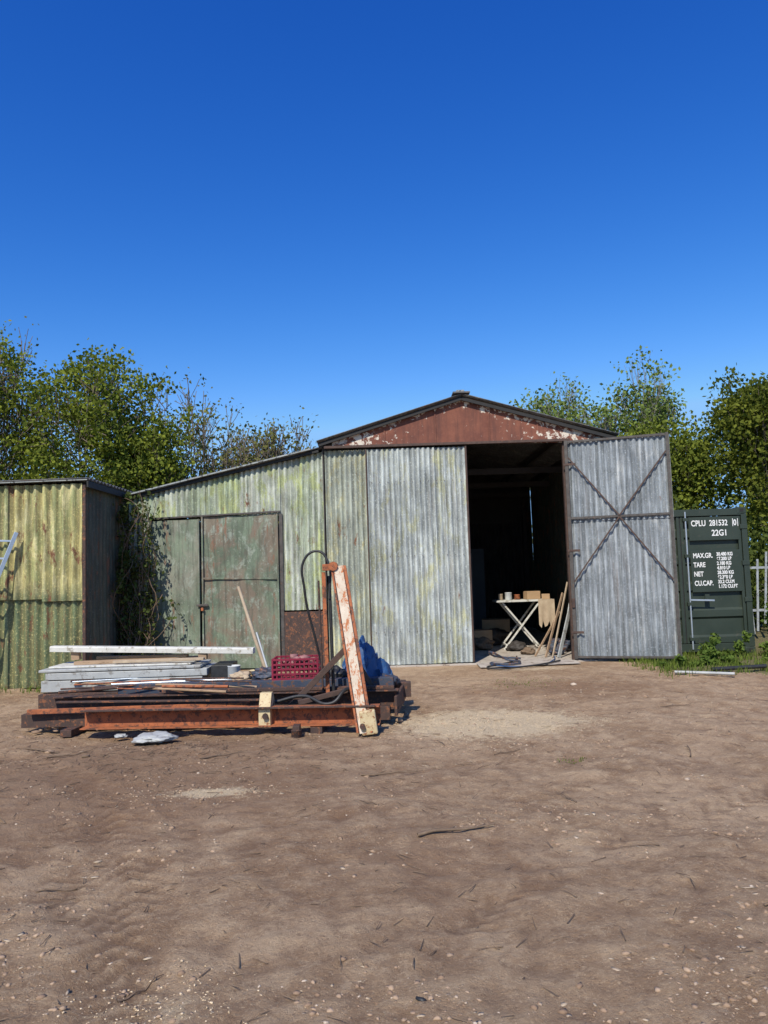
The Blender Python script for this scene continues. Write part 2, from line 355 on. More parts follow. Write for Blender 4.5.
while len(pts)<3000:
    x=random.gauss(1.0,.55); y=random.gauss(8.3,.45)
    if abs(x-1)>1.3: continue
    s=random.uniform(.003,.008); pts.append((x,y,hgt1(x,y))); sz.append(s)
for k in range(300):
    x=random.gauss(-1.35,.3); y=random.gauss(5.95,.1); s=random.uniform(.003,.006); pts.append((x,y,hgt1(x,y))); sz.append(s)
for k in range(400):
    x=random.gauss(-.95,.22); y=random.gauss(3.0,.2); s=random.uniform(.003,.008); pts.append((x,y,hgt1(x,y))); sz.append(s)
stones('pale_gravel_heap',pts,sz,ms2)
for (x,y,s,mt,fl) in [(-3.9,8.3,.06,ms3,.5),(.75,5.0,.03,ms1,.5),(-.2,6.3,.03,ms3,.5),(.08,3.02,.022,m_rub,.5),(2.2,5.9,.035,ms1,.5),(-3.3,7.6,.06,ms3,.5),(-2.8,7.2,.05,m_twig,.4),(3.1,9.5,.05,ms3,.5),(2.5,10.6,.05,ms1,.4),(.22,3.4,.018,ms1,.5),(1.0,3.9,.02,ms1,.5)]:
    stones('stone',[(x,y,hgt1(x,y)+s*.05)],[s],mt,fl)
def twig(x,y,L,ang,r=.008,name='stick'):
    segs=[];p=Vector((x,y,hgt1(x,y)+r)); a=ang
    for i in range(5):
        a+=random.uniform(-.15,.15); q=p+Vector((math.cos(a),math.sin(a),0))*L/5; q.z=hgt1(q.x,q.y)+r*1.2+random.uniform(0,.008)
        segs.append((p,q,r*(1-i*.12),r*(1-(i+1)*.12)))
        if i in(1,3) : 
            e=q+Vector((math.cos(a+.7),math.sin(a+.7),.03))*L*.14; segs.append((q,e,r*.5,r*.2))
        p=q
    V,F=tubes(segs,6); mesh(name,V,F,m_twig,None,True)
twig(.14,4.75,.5,.28,.012); twig(-.25,6.3,.5,.02,.010); twig(1.25,5.4,.28,2.0,.006); twig(1.7,3.7,.3,.2,.006); twig(-1.1,3.15,.22,.9,.005)
twig(-3.2,7.3,.4,.4,.01); twig(-2.6,5.3,.3,2.3,.006); twig(2.5,6.6,.35,1.1,.007); twig(-.1,5.4,.22,2.5,.005); twig(3.0,8.7,.4,.3,.007); twig(.9,6.9,.3,.5,.006)
twig(-1.7,7.0,.45,.6,.008); twig(-3.6,7.7,.5,-.3,.01); twig(.5,7.3,.25,1.9,.005); twig(1.5,4.5,.22,2.8,.005); twig(-1.9,4.2,.25,.2,.005)
segs=[]
for k in range(1500):
    y=2.4+9*random.random()**1.4; x=random.uniform(-.6,.6)*(y+1)
    if random.random()<.45: x=random.gauss(-2.4,1.2); y=random.gauss(7.2,.8)
    a=random.uniform(0,6.28);L=random.uniform(.02,.12); z=hgt1(x,y)+.004
    segs.append((Vector((x,y,z)),Vector((x+math.cos(a)*L,y+math.sin(a)*L,z+random.uniform(0,.012))),.0032,.0015))
V,F=tubes(segs,4); mesh('twig_litter',V,F,m_twig)

# ------------------------------------------------------------ main shed
shed=empty('corrugated_metal_shed')
FY=13.5; AX,AZ=1.42,4.68; EZ=3.93
rz=lambda x: AZ-(abs(x-AX)*(AZ-EZ)/2.54)
LX,LY,LZ=-4.66,13.92,3.12
leany=lambda x: FY+(LY-FY)*(-1.0-x)/(-1.0-LX)
leanz=lambda x: 3.84+(LZ-3.84)*(-1.0-x)/(-1.0-LX)
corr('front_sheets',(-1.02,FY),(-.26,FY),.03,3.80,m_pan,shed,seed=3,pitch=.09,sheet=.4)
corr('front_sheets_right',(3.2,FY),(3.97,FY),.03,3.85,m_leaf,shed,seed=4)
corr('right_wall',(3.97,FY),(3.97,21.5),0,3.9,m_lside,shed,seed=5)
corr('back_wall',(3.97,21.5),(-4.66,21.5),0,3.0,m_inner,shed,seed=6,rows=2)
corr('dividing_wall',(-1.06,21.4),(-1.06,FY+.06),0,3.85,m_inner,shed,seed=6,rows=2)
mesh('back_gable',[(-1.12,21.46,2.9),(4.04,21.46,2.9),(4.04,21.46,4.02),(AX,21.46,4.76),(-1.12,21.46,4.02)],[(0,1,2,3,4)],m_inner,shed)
box('back_corner_light_seal',(3.93,21.40,1.95),(.16,.10,3.9),m_inner,shed); box('eaves_plate',(3.93,17.4,3.90),(.10,7.8,.16),m_inner,shed)  # corner box added to plug a gap where light leaked in
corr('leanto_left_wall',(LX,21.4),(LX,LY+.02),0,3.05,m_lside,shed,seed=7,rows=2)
corr_roof('roof_slope_right',AX,AZ+.02,4.14,rz(4.14)+.02,13.30,13.30,21.7,m_roof,shed)
corr_roof('roof_slope_left',AX,AZ+.02,-1.14,rz(-1.14)+.02,13.30,13.30,21.7,m_roof,shed)
corr_roof('roof_leanto',-1.05,leanz(-1.05)+.03,LX-.12,leanz(LX-.12)+.03,13.38,LY-.12,21.7,m_roof,shed)
for nm,xa,xb in(('barge_board_right',AX,4.12),('barge_board_left',AX,-1.12)):
    beam(nm,(xa,13.36,rz(xa)-.045),(xb,13.36,rz(xb)-.045),.03,.06,m_black,shed)
m_lt=simple('pale_flashing',(.34,.36,.34),(.24,.25,.23),6,.5,.2,(.06,.06,.055),.55)
beam('leanto_flashing',(-1.25,13.39,leanz(-1.25)+.035),(LX-.1,LY-.10,leanz(LX-.1)+.035),.05,.028,m_lt,shed)
beam('leanto_barge',(-1.12,13.43,leanz(-1.12)-.02),(LX-.05,LY-.06,leanz(LX-.05)-.02),.03,.05,m_black,shed)
beam('ridge_cap',(AX,13.27,AZ+.05),(AX,21.7,AZ+.05),.30,.03,m_roof,shed)
beam('ridge_finial',(AX-.02,13.27,AZ+.075),(AX-.02,13.55,AZ+.075),.14,.03,m_lt,shed)
GX0,GX1=-.88,3.98
mesh('gable_panel',[(GX0,13.43,3.86),(GX1,13.43,3.80),(GX1,13.43,rz(GX1)-.03),(AX,13.43,AZ-.03),(GX0,13.43,rz(GX0)-.03)],[(0,1,2,3,4)],m_gable,shed)
for x in (.05,.95,1.9,2.75,3.4): beam('gable_rib',(x,13.425,3.87),(x,13.425,rz(x)-.09),.025,.016,m_gable,shed,0)
mesh('gable_gap_shade',[(-1.05,13.46,3.80),(GX0,13.46,3.80),(GX0,13.46,rz(GX0)-.03),(-1.05,13.46,rz(-1.05)-.03)],[(0,1,2,3)],m_black,shed)  # black sheet standing in for the shade of the open gap under the roof
beam('door_track',(-1.02,13.39,3.845),(3.3,13.39,3.845),.05,.045,m_iron,shed)
beam('jamb_left',(1.47,13.5,0),(1.47,13.5,3.84),.05,.07,m_iron,shed); beam('jamb_right',(3.2,13.47,0),(3.2,13.47,3.84),.06,.08,m_iron,shed)
beam('corner_post',(-1.05,13.475,0),(-1.05,13.475,3.84),.02,.02,m_frame,shed)
cl=empty('closed_leaf'); cl.parent=shed
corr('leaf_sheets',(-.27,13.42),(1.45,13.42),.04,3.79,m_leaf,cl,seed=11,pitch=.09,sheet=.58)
beam('leaf_edge_r',(1.465,13.41,.05),(1.465,13.41,3.8),.03,.035,m_iron,cl); beam('leaf_edge_l',(-.29,13.41,.05),(-.29,13.41,3.8),.02,.03,m_iron,cl)
for z in(.6,1.9,3.2):
    for i in range(12): 
        x=-.2+i*.142; box('bolt',(x,13.396,z),(.012,.012,.012),m_iron,cl,b=0)
ol=empty('open_leaf'); ol.parent=shed
H=Vector((3.20,13.40,0)); E=Vector((4.84,12.86,0)); d=(E-H).normalized(); n=Vector((d.y,-d.x,0)); Lw=(E-H).length
corr('leaf_sheets',(H.x+.02,H.y),(E.x,E.y),.06,2.5,m_open,ol,seed=17,pitch=.095,sheet=.86,lap=.012)
corr('leaf_sheets_upper',(H.x+.02,H.y-.012),(E.x,E.y-.012),2.40,3.80,m_open,ol,seed=18,pitch=.095,sheet=.58,lap=.012)
def lp(s,z,o=.035): return H+d*s+n*o+Vector((0,0,z))
for nm,a_,b_,w in(('stile_l',(.03,.04),(.03,3.83),.06),('stile_r',(Lw-.03,.04),(Lw-.03,3.83),.05)):
    beam(nm,lp(*a_,.045),lp(*b_,.045),w,.03,m_frame,ol,up=n)
for nm,z,w in(('rail_bottom',.08,.04),('rail_mid',2.46,.04),('rail_top',3.80,.04)):
    beam(nm,lp(.06,z,.045),lp(Lw-.06,z,.045),.025,w,m_frame,ol)
for i,(a_,b_) in enumerate((((.06,3.52),(Lw/2,2.47)),((Lw-.06,3.52),(Lw/2,2.47)),((.06,1.36),(Lw/2,2.45)),((Lw-.06,1.36),(Lw/2,2.45)))):
    beam('brace_%d'%i,lp(*a_,.056),lp(*b_,.056),.02,.024,m_iron,ol)
box('bolt_plate',lp(.03,1.0,.07),(.05,.03,.16),m_iron,ol)
for z in(.5,1.9,3.4): beam('hinge',lp(-.03,z,.065),lp(.18,z,.065),.010,.04,m_iron,ol)
Pl=lambda x:(x,leany(x))
def strip_top(x0,x1): 
    return lambda s: leanz(x0+(x1-x0)*s/math.hypot(x1-x0,leany(x1)-leany(x0)))-.04
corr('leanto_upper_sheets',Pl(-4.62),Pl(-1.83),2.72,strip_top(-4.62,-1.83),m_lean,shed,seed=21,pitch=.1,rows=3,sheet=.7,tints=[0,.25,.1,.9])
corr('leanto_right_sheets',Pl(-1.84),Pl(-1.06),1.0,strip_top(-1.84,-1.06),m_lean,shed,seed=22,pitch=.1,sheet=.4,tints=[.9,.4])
beam('leanto_post',(*Pl(-1.83),0),(*Pl(-1.83),2.72),.06,.06,m_frame,shed)
box('lower_board',(-1.44,leany(-1.44),.5),(.74,.03,.98),m_rustdk,shed,rz=-.11)
corr('leanto_left_strip',Pl(-4.62),Pl(-4.24),.0,2.74,m_lean,shed,seed=25,pitch=.1,rows=3)
beam('leanto_head',(-4.25,leany(-4.25)-.04,2.72),(-1.83,leany(-1.83)-.04,2.76),.03,.03,m_frame,shed)
def slab_door(nm,x0,x1,z0,z1,mat,seed):
    e=empty(nm); e.parent=shed
    p0=Vector((x0,leany(x0)-.02,0)); p1=Vector((x1,leany(x1)-.02,0)); dd=(p1-p0).normalized(); nn=Vector((dd.y,-dd.x,0)); L=(p1-p0).length
    G=24;V=[];F=[]
    for i in range(G+1):
        for j in range(G+1):
            s=L*i/G; z=z0+(z1-z0)*j/G; V.append(p0+dd*s+Vector((0,0,z))+nn*(mn.noise(Vector((s*2+seed,z*1.5,0)))*.04+mn.noise(Vector((s*5+seed,z*4,0)))*.016))
    for i in range(G):
        for j in range(G): q=i*(G+1)+j; F.append((q,q+G+1,q+G+2,q+1))
    mesh('panel',V,F,mat,e,True)
    P=lambda s,z,o=.03:p0+dd*s+nn*o+Vector((0,0,z))
    beam('stile_a',P(.02,z0),P(.02,z1),.03,.02,mat,e,up=nn); beam('stile_b',P(L-.02,z0),P(L-.02,z1),.03,.02,mat,e,up=nn)
    return e,P,L
e1,P1_,L1=slab_door('side_door_left',-4.22,-3.30,.03,2.68,m_door1,2)
e2,P2_,L2=slab_door('side_door_right',-3.27,-1.87,.03,2.72,m_door2,9)
beam('cover_strip',P2_(.03,1.62,.030),P2_(L2-.03,1.58,.030),.01,.03,m_door2,e2)
box('hasp',P2_(.02,1.15,.06),(.20,.03,.04),m_frame,e2); box('padlock',P2_(.02,1.08,.07),(.045,.025,.06),m_rustor,e2,b=.008)
box('shed_floor',(1.45,17.3,.0),(4.95,7.9,.05),m_conc,shed)
mesh('door_threshold',[(1.5,12.75,.022),(3.2,12.95,.022),(3.16,13.35,.03),(1.5,13.35,.03)],[(0,1,2,3)],m_conc,shed)
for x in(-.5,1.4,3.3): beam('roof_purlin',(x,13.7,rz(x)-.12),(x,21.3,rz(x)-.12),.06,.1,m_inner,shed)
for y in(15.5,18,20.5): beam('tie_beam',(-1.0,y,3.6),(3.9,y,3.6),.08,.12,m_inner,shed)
tb=empty('folding_workbench')
box('top',(2.75,15.7,.98),(1.15,.6,.035),m_white,tb)
for y in(15.45,15.95):
    beam('leg_a',(2.30,y,.03),(3.05,y,.96),.03,.035,m_white,tb); beam('leg_b',(3.05,y+.04,.03),(2.30,y+.04,.96),.03,.035,m_white,tb)
beam('stretcher',(2.35,15.45,.12),(2.35,15.95,.12),.03,.03,m_white,tb); beam('stretcher2',(2.98,15.45,.12),(2.98,15.95,.12),.03,.03,m_white,tb)
def tin(nm,x,y,z,r,h,mat,par=None):
    V=[];F=[];k=16
    for rr,zz in((r*.92,0),(r,h*.05),(r,h*.93),(r*1.04,h*.95),(r*1.04,h),(r*.9,h),(r*.88,h*.3)):
        for i in range(k): a=6.2832*i/k; V.append((x+rr*math.cos(a),y+rr*math.sin(a),z+zz))
    for j in range(6):
        for i in range(k): F.append((j*k+i,j*k+(i+1)%k,(j+1)*k+(i+1)%k,(j+1)*k+i))
    F.append(tuple(range(k))[::-1]); F.append(tuple(range(6*k,7*k))); return mesh(nm,V,F,mat,par,True)
tin('paint_tin',2.45,15.6,1.0,.07,.15,m_pipe); tin('paint_tin',2.65,15.75,1.0,.06,.1,m_rustor); tin('paint_tin',2.32,15.8,1.0,.05,.12,m_wood2)
box('cardboard_box',(2.95,15.75,1.08),(.28,.22,.16),m_paper,None,rz=.2); box('cardboard_box',(3.2,15.6,1.05),(.16,.2,.10),m_paper,None,rz=-.2)
box('cardboard_box',(1.9,16.3,.20),(.45,.4,.34),m_paper,None,rz=.3); box('cardboard_box',(2.4,17.2,.28),(.6,.5,.5),m_paper,None,rz=-.15)
V=[];F=[]
for i in range(9):
    for j in range(9): V.append((3.0+.32*i/8,15.37-.03*math.sin(i*1.7)*(j/8),1.003-(.5+.08*math.sin(i*2.3))*j/8))
for i in range(8):
    for j in range(8): q=i*9+j; F.append((q,q+9,q+10,q+1))
mesh('dust_sheet',V,F,m_wood2,None,True)
lpk=empty('leaning_timber')
for i,(xb,yb,xt,yt,zt) in enumerate(((2.80,13.9,3.25,14.3,1.15),(2.9,13.8,3.3,14.1,1.35),(3.0,13.75,3.32,14.0,.95),(2.65,14.1,3.22,14.5,.8),(3.05,13.85,3.36,14.05,1.2))):
    beam('plank_%d'%i,(xb,yb,.03),(xt,yt,zt),.02,(.05,.03,.08,.04,.025)[i],(m_wood,m_wood2,m_grey,m_wood,m_white)[i],lpk)
pipe('hose',[(1.7,13.1,.05),(1.95,12.9,.05),(2.2,13.05,.06),(2.0,13.3,.09),(1.75,13.2,.22),(1.85,13.5,.12),(2.3,13.6,.06)],.018,m_blued)
pipe('hose',[(2.3,14.0,.05),(2.2,13.5,.05),(1.9,13.0,.045),(1.6,12.7,.035),(1.75,12.45,.035),(2.1,12.6,.035),(2.5,12.8,.045),(2.9,13.2,.05)],.014,m_rub)
pipe('extension_cable',[(3.0,14.2,.05),(2.8,13.3,.045),(2.4,12.75,.035),(2.0,12.75,.03),(1.7,12.95,.04)],.009,m_tarp)
def sack(nm,x,y,s,mat,par,zs=1.):
    bm=bmesh.new(); bmesh.ops.create_icosphere(bm,subdivisions=4,radius=1)
    for vt in bm.verts:
        q=vt.co.copy(); k=1+mn.noise(q*1.7+Vector((x,y,0)))*.45+mn.noise(q*5+Vector((x,y,0)))*.18+mn.noise(q*11)*.06; vt.co=Vector((x+q.x*s*k*1.2,y+q.y*s*k,max(.026,.026+s*.5*zs+q.z*s*.6*k*zs)))
    me=bpy.data.meshes.new(nm); bm.to_mesh(me); bm.free(); me.polygons.foreach_set('use_smooth',[True]*len(me.polygons)); return link(bpy.data.objects.new(nm,me),par,mat)
for i,(x,y,s) in enumerate(((2.6,14.5,.11),(3.1,14.3,.12),(2.5,15.2,.15),(1.85,15.6,.2),(3.3,14.9,.2),(2.2,16.6,.3))): sack('rubble_sack',x,y,s,(m_twig,m_blued,m_inner)[i%3],None)
sack('plastic_bag',-2.33,7.75,.15,m_grey,None,.5); sack('plastic_bag',-2.75,8.0,.05,m_grey,None,.6)
cb=empty('storage_cupboard'); box('body',(1.9,19.5,1.1),(1.1,.6,2.1),simple('dull_blue',(.06,.08,.10),(.05,.065,.08),3),cb); box('door',(1.9,19.18,1.1),(.5,.03,1.9),simple('dull_blue2',(.14,.17,.20),(.10,.13,.15),3),cb); box('handle',(2.1,19.15,1.1),(.03,.03,.2),m_alu,cb)

# ------------------------------------------------------------ left shed
ls=empty('corrugated_storage_shed')
corr('front_upper',(-9.5,12.0),(-4.70,12.0),1.35,3.16,m_lshed,ls,pitch=.15,amp=.03,sheet=.6,seed=31,jag=.03,lap=.02,tints=[.1,.9,.2,.0,.15,.75,.1,.05])
corr('front_lower',(-9.5,12.04),(-4.70,12.04),.0,1.45,m_lshed,ls,pitch=.15,amp=.03,sheet=.6,seed=32,jag=.02,lap=.02)
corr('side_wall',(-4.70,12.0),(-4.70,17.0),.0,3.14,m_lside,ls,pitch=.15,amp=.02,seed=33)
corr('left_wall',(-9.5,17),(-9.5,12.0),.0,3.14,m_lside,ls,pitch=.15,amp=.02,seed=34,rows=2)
corr_roof('roof',-9.6,3.18,-4.58,3.22,11.87,11.87,17.1,m_roof,ls,pitch=.15,amp=.02)
beam('roof_edge_flashing',(-9.6,11.9,3.17),(-4.6,11.9,3.21),.03,.02,m_lt,ls)
beam('side_fascia',(-4.60,11.9,3.14),(-4.60,17,3.14),.03,.10,m_black,ls)
beam('corner_post',(-4.675,11.97,0),(-4.675,11.97,3.15),.05,.04,m_rustdk,ls)
ld=empty('aluminium_ladder')
a0,a1=Vector((-6.42,11.35,0)),Vector((-5.70,11.90,2.42)); off=Vector((-.36,.03,.02))
beam('rail_a',a0,a1,.03,.06,m_alu,ld); beam('rail_b',a0+off,a1+off,.03,.06,m_alu,ld)
for i in range(9):
    t=(i+.5)/9; beam('rung_%d'%i,a0.lerp(a1,t),a0.lerp(a1,t)+off,.03,.03,m_alu,ld)

# ------------------------------------------------------------ shipping container
ct=empty('shipping_container'); CX0,CX1,CY=4.10,6.50,13.8; CH=2.6
def cbx(nm,x0,x1,y0,y1,z0,z1,mat=m_cont,b=.004): return box(nm,((x0+x1)/2,(y0+y1)/2,(z0+z1)/2),(x1-x0,y1-y0,z1-z0),mat,ct,b=b)
cbx('post_l',CX0,CX0+.10,CY,CY+.12,.12,CH-.12); cbx('post_r',CX1-.10,CX1,CY,CY+.12,.12,CH-.12)
cbx('header',CX0+.10,CX1-.10,CY,CY+.12,CH-.14,CH-.02); cbx('sill',CX0+.10,CX1-.10,CY,CY+.12,.05,.19)
for x in(CX0,CX1-.17):
    for z in(.0,CH-.115):
        cbx('corner_casting',x,x+.17,CY-.006,CY+.17,z,z+.115,b=.01)
        cbx('casting_hole',x+.05,x+.12,CY-.009,CY-.003,z+.03,z+.085,m_black,b=.002)
corr('side_r',(CX1-.02,CY+.1),(CX1-.02,CY+6.0),.12,CH-.08,m_cont,ct,pitch=.28,amp=.018,rows=1,wob=0,lap=0,jag=0); corr('side_l',(CX0+.02,CY+6),(CX0+.02,CY+.1),.12,CH-.08,m_cont,ct,pitch=.28,amp=.018,rows=1,wob=0,lap=0,jag=0)
cbx('roof_panel',CX0+.02,CX1-.02,CY+.1,CY+6.05,CH-.06,CH-.03); cbx('floor_frame',CX0+.02,CX1-.02,CY+.13,CY+6.05,.06,.16); cbx('rear',CX0,CX1,CY+6.0,CY+6.05,.1,CH)
cbx('gasket',(CX0+CX1)/2-.02,(CX0+CX1)/2+.02,CY+.035,CY+.06,.2,CH-.15,m_rub)
for k,(dx0,dx1) in enumerate(((CX0+.11,(CX0+CX1)/2-.01),((CX0+CX1)/2+.01,CX1-.11))):
    prf=[];z=.20
    while z<CH-.16:
        prf+= [(z,.05),(z+.10,.05),(z+.14,.085),(z+.42,.085),(z+.46,.05)]; z+=.475
    prf=[q for q in prf if q[0]<CH-.16]+[(CH-.15,.05)]
    V=[];F=[]
    for zz,yy in prf: V+=[(dx0,CY+yy,zz),(dx1,CY+yy,zz)]
    for i in range(len(prf)-1): F.append((2*i,2*i+1,2*i+3,2*i+2))
    mesh('door_skin_%d'%k,V,F,m_cont,ct)
    cbx('door_edge',dx0,dx0+.05,CY+.02,CY+.05,.2,CH-.15); cbx('door_edge',dx1-.05,dx1,CY+.02,CY+.05,.2,CH-.15)
    for xb in((dx0+.12,dx0+.62) if k==0 else (dx0+.08,)):
        pipe('locking_bar',[(xb,CY-.02,.1),(xb,CY-.02,CH-.06)],.015,m_alu if k else m_cont,ct)
        for z in(.28,.9,1.75,2.4): cbx('bar_bracket',xb-.045,xb+.045,CY-.035,CY+.02,z-.03,z+.03)
    for z in(.35,.95,1.6,2.25): cbx('hinge',(CX0-.0 if k==0 else CX1-.13),(CX0+.13 if k==0 else CX1),CY-.012,CY+.02,z-.04,z+.04)
xh=(CX0+CX1)/2+.09
beam('handle',(xh,CY-.05,.97),(xh+.42,CY-.05,.95),.018,.03,m_alu,ct); box('handle_keeper',(xh+.3,CY-.03,1.0),(.08,.03,.12),m_cont,ct)
def text(t,x,z,s,sx=1):
    cu=bpy.data.curves.new('stencil','FONT'); cu.body=t; cu.size=s; cu.extrude=.0015; cu.offset=.003
    o=bpy.data.objects.new('stencil_text',cu); S.collection.objects.link(o); o.location=(x,CY+.012,z); o.rotation_euler=(math.pi/2,0,0); o.scale=(sx,1,1); o.parent=ct; cu.materials.append(m_text)
cbx('marking_plate',5.46,6.36,CY+.016,CY+.024,2.02,2.44)
cbx('marking_plate_low',5.46,6.36,CY+.016,CY+.024,1.1,1.84)
tx=5.50
text('CPLU  281532',tx,2.28,.145,.76); text('0',tx+.76,2.28,.14,.8); text('22G1',tx+.36,2.10,.15,.85)
cbx('digit_box',tx+.745,tx+.755,CY+.010,CY+.018,2.26,2.40,m_text,0); cbx('digit_box',tx+.835,tx+.845,CY+.010,CY+.018,2.26,2.40,m_text,0)
for i,(a_,b_) in enumerate((('MAX.GR.','30.480 KG'),('','67.200 LB'),('TARE','2.180 KG'),('','4.810 LB'),('NET','28.300 KG'),('','62.390 LB'),('CU.CAP.','33.2 CU.M'),('','1.172 CU.FT'))):
    z=1.74-i*.082
    if a_: text(a_,tx,z-.03,.12,.75)
    text(b_,tx+.42,z,.085,.78)

# ------------------------------------------------------------ scrap pile
lift=empty('dismantled_car_lift')
chan('front_column',(-3.2,8.22,.19),(-.10,7.98,.19),.13,.19,.012,m_rustor,lift,side=1)
beam('front_lip',(-3.2,8.085,.285),(-.15,7.845,.285),.02,.02,m_rustdk,lift)
chan('rear_column',(-3.75,8.75,.26),(.10,8.5,.26),.14,.20,.012,m_rustdk,lift)
beam('dark_rail',(-4.0,8.55,.13),(.0,8.35,.13),.12,.14,m_rustdk,lift)
beam('blue_rail',(-3.1,9.0,.37),(.05,8.75,.39),.14,.12,m_blued,lift)
beam('dark_rail_b',(-4.1,9.2,.24),(.25,9.1,.26),.16,.16,m_rustdk,lift)
beam('dark_rail_c',(-4.2,9.7,.2),(.2,9.5,.2),.2,.2,m_rustdk,lift)
beam('rust_rail_top',(-2.5,8.6,.39),(.05,8.45,.38),.06,.035,m_rustdk,lift)
beam('rust_angle',(-3.9,8.42,.24),(-1.5,8.36,.26),.04,.05,m_rustor,lift)
beam('end_plate',(.06,8.3,.20),(.16,9.1,.22),.03,.20,m_rustdk,lift)
beam('cross_member',(-3.4,8.2,.04),(-3.3,9.8,.04),.12,.07,m_rustdk,lift); beam('cross_member_b',(-.75,7.9,.045),(-.6,9.8,.045),.12,.08,m_rustdk,lift)
beam('flat_bar',(-3.6,8.45,.33),(-1.3,8.3,.31),.05,.02,m_rustdk,lift)
for i in range(16):
    x0=random.uniform(-3.8,-1.6); L_=random.uniform(.4,1.4); y0=random.uniform(8.5,9.2); z=random.uniform(.40,.48)
    pipe('loose_rod',[(x0,y0,z),(x0+L_,y0+random.uniform(-.25,.25),z+random.uniform(-.05,.03))],random.uniform(.008,.018),(m_rustdk,m_rustor,m_rustdk,m_wood,m_alu)[i%5],lift)
mesh_b=prof('cream_bracket',(-1.33,8.10,.18),(-1.21,8.09,.18),[(-.12,-.12),(.13,-.10),(.13,.08),(.05,.24),(-.03,.24),(-.1,.10)],m_cream,lift)
pipe('bracket_pin',[(-1.27,7.93,.2),(-1.27,8.3,.2)],.03,m_rustdk,lift)
pb,pt=Vector((-.26,7.86,.03)),Vector((-.51,8.30,1.70))
chan('leaning_post',pb,pt,.06,.13,.01,m_wpeel,lift,side=1,up=Vector((1,0,0)))
beam('post_face',pb+Vector((0,-.062,.0)),pt+Vector((0,-.062,0)),.01,.10,m_wpeel,lift,up=Vector((1,0,0)))
beam('post_edge_r',pb+Vector((.072,-.055,0)),pt+Vector((.072,-.055,0)),.03,.03,m_rustor,lift,up=Vector((0,-1,0)))
beam('post_edge_l',pb+Vector((-.07,-.05,.0)),pt+Vector((-.07,-.05,0)),.022,.02,m_rustor,lift,up=Vector((0,-1,0)))
box('post_foot',(-.22,7.84,.13),(.16,.09,.24),m_cream,lift,b=.015,rot=Matrix.Rotation(-.12,3,'Y'))
pipe('foot_pin',[(-.28,7.76,.1),(-.28,7.98,.1)],.028,m_rustdk,lift)
pipe('head_pulley',[(-.56,8.20,1.70),(-.56,8.34,1.70)],.05,m_rustor,lift)
box('head_bracket',(-.60,8.3,1.69),(.16,.06,.07),m_rustor,lift)
chan('hydraulic_guide',(-.66,8.35,.35),(-.68,8.4,1.64),.04,.04,.008,m_rustor,lift,up=Vector((1,0,0)))
pipe('hydraulic_ram',[(-.60,8.4,.3),(-.62,8.42,1.60)],.018,m_rub,lift)
pipe('ram_rod',[(-.72,8.45,.3),(-.74,8.46,1.55)],.012,m_rustdk,lift)
pipe('hydraulic_hose',[(-.62,8.4,1.35),(-.63,8.42,1.75),(-.73,8.44,1.87),(-.88,8.46,1.80),(-.90,8.5,1.45),(-.80,8.6,.9),(-.72,8.7,.5)],.014,m_rub,lift)
beam('arm_a',(-1.05,8.25,.24),(-.42,8.3,.85),.05,.06,m_iron,lift); beam('arm_b',(-.95,8.1,.30),(-.35,8.2,.42),.05,.05,m_iron,lift)
beam('arm_c',(-.15,8.6,.3),(-.42,8.55,.78),.04,.05,m_iron,lift)
pipe('dark_hose',[(-1.2,8.2,.3),(-.9,8.15,.36),(-.6,8.0,.30),(-.45,8.1,.42),(-.3,8.3,.36)],.018,m_rub,lift)
tin('jack_foot',-.93,7.72,0,.05,.10,m_rustdk,lift); box('jack_block',(-.93,7.76,.10),(.07,.12,.08),m_rustdk,lift)
st=empty('grey_panel_stack')
for i,(z,dx,h) in enumerate(((.40,0,.13),(.515,.05,.08),(.58,-.03,.03))):
    box('panel_%d'%i,(-3.15+dx,9.5,z),(1.9,.62,h),m_grey,st,rz=.01*i,b=.006)
box('top_panel',(-3.2,9.55,.61),(1.7,.55,.02),m_white,st,rz=-.02)
box('dark_crate_end',(-2.0,9.5,.48),(.22,.5,.2),m_rub,st)
tp=empty('timber_plank')
beam('plank_a',(-3.8,9.45,.64),(-2.3,9.55,.65),.12,.04,m_wood,tp); beam('plank_b',(-3.6,9.65,.68),(-2.45,9.5,.685),.09,.03,m_wood,tp); beam('plank_c',(-3.3,9.35,.65),(-2.2,9.3,.66),.07,.03,m_wood2,tp)
wp=empty('white_upvc_board')
prof('board',(-4.15,9.6,.81),(-1.62,9.4,.73),[(-.06,-.035),(.06,-.035),(.06,.02),(.045,.035),(-.06,.035)],m_white,wp)
beam('bearer',(-3.9,9.6,.71),(-3.8,9.6,.72),.08,.1,m_wood,wp); beam('bearer2',(-2.3,9.45,.68),(-2.2,9.45,.68),.08,.08,m_wood,wp)
sk=empty('wooden_pole'); V,F=tubes([((-1.47,9.45,.42),(-1.62,9.5,.85),.024,.022),((-1.62,9.5,.85),(-1.84,9.62,1.50),.022,.02)],8); mesh('pole',V,F,m_wood2,sk,True)
V,F=tubes([((-1.42,9.3,.42),(-1.58,9.35,.95),.012,.01)],6); mesh('pole_thin',V,F,m_pipe,sk,True)
tin('bucket',-1.85,9.3,.42,.08,.15,m_pipe); tin('bucket',-1.60,9.2,.42,.06,.10,m_cream)
sack('rag_bundle',-1.45,9.1,.12,m_blued,None).location.z=.40; sack('rag_bundle',-1.72,9.05,.09,m_wood2,None).location.z=.40
sack('rag_bundle',-.62,9.0,.13,m_rub,None).location.z=.38; sack('rag_bundle',-.02,9.0,.11,m_blued,None).location.z=.30
cr=empty('plastic_crate'); cx,cy,cz,w,dp,h=-1.06,9.0,.43,.52,.36,.25
